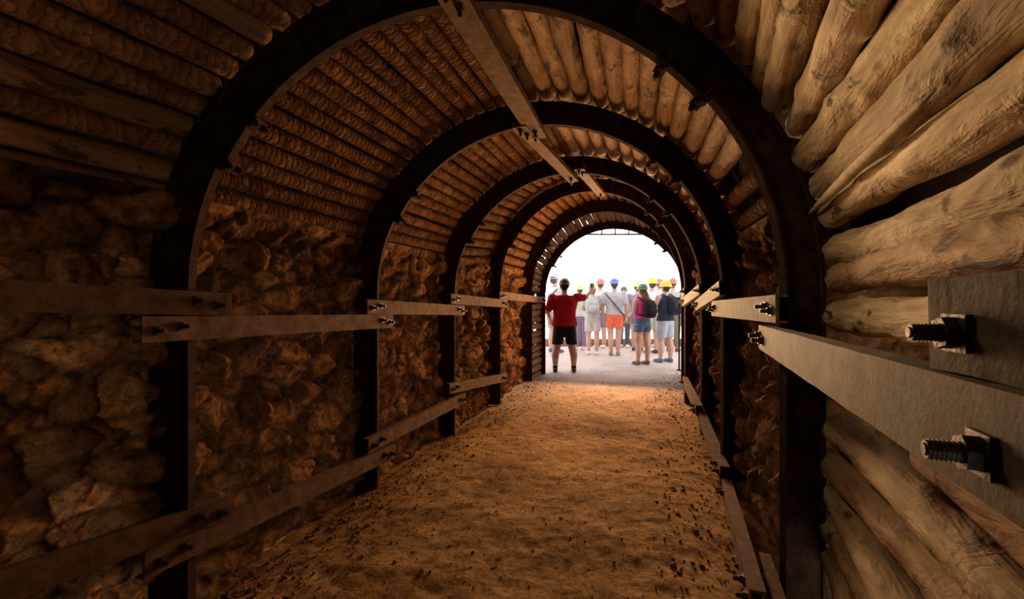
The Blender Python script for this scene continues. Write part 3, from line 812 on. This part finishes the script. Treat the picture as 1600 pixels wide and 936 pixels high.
# patterned trousers
PE.append(dict(px=906, d=5.72, h=1.52, rot=8, label='person in purple patterned trousers behind the red shirted man',
  up=('shirt', .7, cl('mint_shirt', (.42,.52,.47), .9, 'stripe', (.62,.64,.62))), low=('trousers', .07, cl('plaid_trousers', (.33,.28,.42), .9, 'plaid', (.09,.06,.15))), flare=1.55, hat=hh('lime_helmet', (.62,.66,.14)), shoe=('shoe', SHOE_W)))
# grey drawstring bag
PE.append(dict(px=926, d=5.26, h=1.52, rot=-10, bulk=1.04, label='person in a yellow hard hat carrying a grey backpack, beige shorts',
  aL=[(-.112,0,.80),(-.14,.02,.66),(-.10,.12,.63)], aR=[(.112,0,.80),(.14,.02,.66),(.10,.12,.63)],
  up=('shirt', .75, cl('grey_shirt', (.48,.50,.49))), low=('shorts', .33, cl('beige_shorts', (.56,.49,.46))), flare=1.55, hat=YEL, shoe=('shoe', SHOE_W), waist=.62,
  pack=(cl('grey_pack', (.46,.47,.46)), 'pale grey soft backpack on the person in beige shorts', 1.05)))
# red helmet, denim
PE.append(dict(px=938, d=5.88, h=1.67, rot=14, label='person in a red hard hat and blue denim shorts behind the beige shorts',
  up=('shirt', .8, cl('light_blue_shirt', (.60,.64,.72))), low=('shorts', .31, cl('denim', (.12,.21,.36))), flare=1.3, hat=RED, shoe=('shoe', SHOE_W), strap=(cl('dark_strap', (.03,.035,.06)), 1)))
# blue helmet, orange shorts
PE.append(dict(px=960, d=5.21, h=1.64, rot=-14, bulk=1.06, step=(0,.02), stance=.045, label='man in a blue hard hat and bright orange shorts',
  aL=[(-.115,0,.80),(-.15,-.005,.64),(-.152,.03,.49)], aR=[(.115,0,.80),(.15,0,.64),(.15,.045,.50)],
  up=('shirt', .85, cl('grey_tee', (.46,.47,.50))), low=('shorts', .36, cl('orange_shorts', (.85,.16,.07))), flare=1.45, hat=BLU, shoe=('shoe', mk_plain('grey_shoe', (.22,.19,.19))), strap=(cl('brown_strap', (.09,.06,.055)), -1), waist=.58, hem=.53))
# dark cap, jeans
PE.append(dict(px=975, d=6.02, h=1.50, rot=-30, label='person in dark jeans and a white and blue top at the back',
  up=('shirt', 1.4, cl('white_blue_top', (.66,.70,.80), .9, 'stripe', (.20,.34,.66))), low=('jeans', .06, cl('dark_jeans', (.04,.055,.085))), hat=hh('black_cap', (.04,.04,.05)), shoe=('shoe', SHOE_W)))
# girl
PE.append(dict(px=1004, d=4.61, h=1.52, rot=22, step=(.01,-.01), stance=.062, label='girl in a green hard hat, pink top and denim shorts',
  aL=[(-.105,0,.795),(-.135,.0,.65),(-.10,.11,.615)], aR=[(.105,0,.795),(.13,.0,.65),(.08,.11,.62)], tail=1, hair=HAIRB,
  up=('top', 0, cl('pink_top', (.80,.07,.34))), low=('shorts', .41, cl('denim_shorts', (.09,.14,.24))), flare=1.35, hem=.575, waist=.60, hat=hh('green_helmet', (.035,.17,.07)), shoe=('sandal', SANDAL),
  pack=(BLK, 'black backpack on the girl in the pink top', .98, .02)))
# white shirt behind the girl
PE.append(dict(px=1019, d=5.36, h=1.65, rot=10, label='person in a white shirt and yellow hard hat behind the girl',
  up=('shirt', .9, cl('white_shirt', (.74,.70,.73))), low=('shorts', .31, cl('stone_shorts', (.40,.36,.31))), flare=1.4, hat=YEL, shoe=('shoe', SHOE_D)))
# navy tank top
PE.append(dict(px=1040, d=4.75, h=1.58, rot=28, bulk=1.1, stance=.068, step=(.02,-.01), label='man in a yellow hard hat, navy tank top and pale shorts',
  aL=[(-.118,0,.80),(-.15,.05,.665),(-.07,.15,.69)], aR=[(.118,0,.80),(.15,.02,.65),(.09,.13,.63)],
  up=('tank_top', 0, cl('navy_top', (.022,.03,.055))), low=('shorts', .30, cl('pale_blue_shorts', (.40,.44,.52))), flare=1.5, hat=YEL, shoe=('shoe', SHOE_B),
  pack=(cl('navy_pack', (.02,.024,.04)), 'dark navy backpack on the man in the navy tank top', 1.0, .03)))
# back right pair
PE.append(dict(px=1030, d=6.0, h=1.68, rot=20, label='person in a pink red hard hat, mostly hidden by the navy tank top',
  up=('shirt', .9, cl('mauve_shirt', (.42,.38,.46))), low=('jeans', .07, cl('blue_jeans', (.16,.22,.34))), hat=hh('rose_helmet', (.72,.10,.13)), shoe=('shoe', SHOE_W)))
PE.append(dict(px=1051, d=5.55, h=1.66, rot=-20, label='person in a red hard hat and striped shirt at the far right',
  aL=[(-.112,0,.80),(-.13,.04,.66),(-.08,.13,.66)], aR=[(.112,0,.80),(.145,.05,.67),(.12,.16,.70)],
  up=('shirt', .85, cl('striped_shirt', (.50,.49,.52), .9, 'stripe', (.24,.25,.30))), low=('trousers', .07, cl('olive_trousers', (.17,.15,.09))), hat=RED, shoe=('shoe', SHOE_D)))
# lime helmet, purple dress
PE.append(dict(px=996, d=5.6, h=1.58, rot=-15, label='person in a pale yellow hard hat and violet dress left of the girl',
  up=('dress', .5, cl('violet_dress', (.26,.20,.33))), low=('skirt', .40, cl('violet_skirt', (.22,.18,.29))), flare=1.6, hat=hh('pale_yellow_helmet', (.80,.72,.12)), shoe=('shoe', SHOE_D)))
if exec_people:
    for sp in PE: person(sp)
    # phone held up by the man in red
    d = 4.20; g = MB(); Hm = 1.62
    rot = Matrix.Rotation(R_(-4), 3, 'Z')
    c = P((882-800)*d, d, ground_z(d))+rot@(Vector((.303,.142,.915))*Hm)
    ax = rot@Vector((1,0,0)); ay = rot@Vector((0,1,0))
    g.box(c, ax*.034, ay*.005, Vector((0,0,.07)))
    ph = obj('phone', fixn(g.mesh('phone', c)), mk_plain('phone_case', (.03,.03,.035)), None, c)
    tag(ph, 'dark phone held up in the hand of the red shirted man', 'phone')
    g = MB(); g.box(c-ay*.0055, ax*.03, ay*.0006, Vector((0,0,.064))); obj('screen', fixn(g.mesh('screen', c)), mk_plain('phone_glass', (.35,.42,.5), .15, .5), ph)
# ------------------------------------------------------------------ light
w = bpy.data.worlds.new('sky'); SC.world = w; w.use_nodes = True
nt = w.node_tree; bg = nt.nodes['Background']
tc = nt.nodes.new('ShaderNodeTexCoord')
dv = Vector((.22, 1, -.02)).normalized()
dp = N(nt, 'ShaderNodeVectorMath', operation='DOT_PRODUCT'); nt.links.new(tc.outputs['Generated'], dp.inputs[0]); dp.inputs[1].default_value = dv
mr = N(nt, 'ShaderNodeMapRange', interpolation_type='SMOOTHSTEP'); mr.inputs['From Min'].default_value = .80; mr.inputs['From Max'].default_value = .985
mr.inputs['To Min'].default_value = 2.3; mr.inputs['To Max'].default_value = 9.0
nt.links.new(dp.outputs['Value'], mr.inputs['Value'])
bg.inputs['Color'].default_value = (1, .97, .93, 1)
nt.links.new(mr.outputs['Result'], bg.inputs['Strength'])

m = bpy.data.materials.new('glare_haze'); m.use_nodes = True; hn = m.node_tree; hn.nodes.clear()
vs_ = hn.nodes.new('ShaderNodeVolumeScatter'); vs_.inputs['Density'].default_value = .028; vs_.inputs['Anisotropy'].default_value = .35
ho = hn.nodes.new('ShaderNodeOutputMaterial'); hn.links.new(vs_.outputs[0], ho.inputs['Volume'])
mb = MB(); mb.box(P(1000, 5.35, 300), (2600*U,0,0), (0,.95*F*U,0), (0,0,900*U))  # scatter box added to veil the visitors like glare
hz = obj('haze', mb.mesh('haze'), m); hz['kind'] = 'stuff'; tag(hz, 'added haze volume imitating bright glare outside the tunnel entrance', 'haze')
def lamp(kind, name, loc, power, color, target=None, **kw):
    l = bpy.data.lights.new(name, kind); l.energy = power; l.color = color
    for k, v in kw.items(): setattr(l, k, v)
    o = bpy.data.objects.new(name, l); COL.objects.link(o); o.location = loc
    if target is not None: o.rotation_euler = (Vector(target)-Vector(loc)).to_track_quat('-Z', 'Y').to_euler()
    return o
WARM = (1.0, .565, .245)
lamp('SUN', 'low_sun', P(700, 6, 0), 9.0, WARM, target=P(-60, 1.0, 10), angle=R_(34))
lamp('AREA', 'entrance_fill', P(600, 3.65, -20), 105, WARM, target=P(60, 1.2, 40), shape='DISK', size=1.2)  # added fill inside the tunnel, stands in for light from the entrance
lamp('AREA', 'mid_fill', P(330, 2.35, -60), 14, WARM, target=P(-160, .9, 30), shape='DISK', size=1.0)  # added fill midway, brightens the left wall and logs
lamp('SPOT', 'entrance_bounce_fill', P(640, 4.35, -430), 420, WARM, target=P(190, 2.2, 420), spot_size=R_(66), spot_blend=1.0, shadow_soft_size=.25)  # added upward fill, stands in for bounce off the bright ground outside
lamp('SPOT', 'middle_bounce_fill', P(330, 2.62, -430), 150, WARM, target=P(-60, 1.2, 440), spot_size=R_(76), spot_blend=1.0, shadow_soft_size=.25)  # second added upward fill, lifts the nearer roof logs
lamp('AREA', 'near_fill', P(-10, .78, 290), 2.9, (1, .83, .56), target=P(470, .55, 30), shape='DISK', size=.22, spread=R_(100))  # added fill that brightens the near right logs, no real fixture

cam = bpy.data.cameras.new('camera'); co = bpy.data.objects.new('camera', cam); COL.objects.link(co)
co.location = (0,0,CAMH); co.rotation_euler = (R_(90),0,0)
cam.lens = 36.0*F/1600.0; cam.sensor_width = 36; cam.clip_start = .02; cam.clip_end = 200
SC.camera = co
SC.view_settings.view_transform = 'Standard'; SC.view_settings.look = 'None'
SC.view_settings.exposure = 0; SC.view_settings.gamma = 1
SC.cycles.use_denoising = True
SC.cycles.max_bounces = 6; SC.cycles.diffuse_bounces = 4; SC.cycles.glossy_bounces = 2
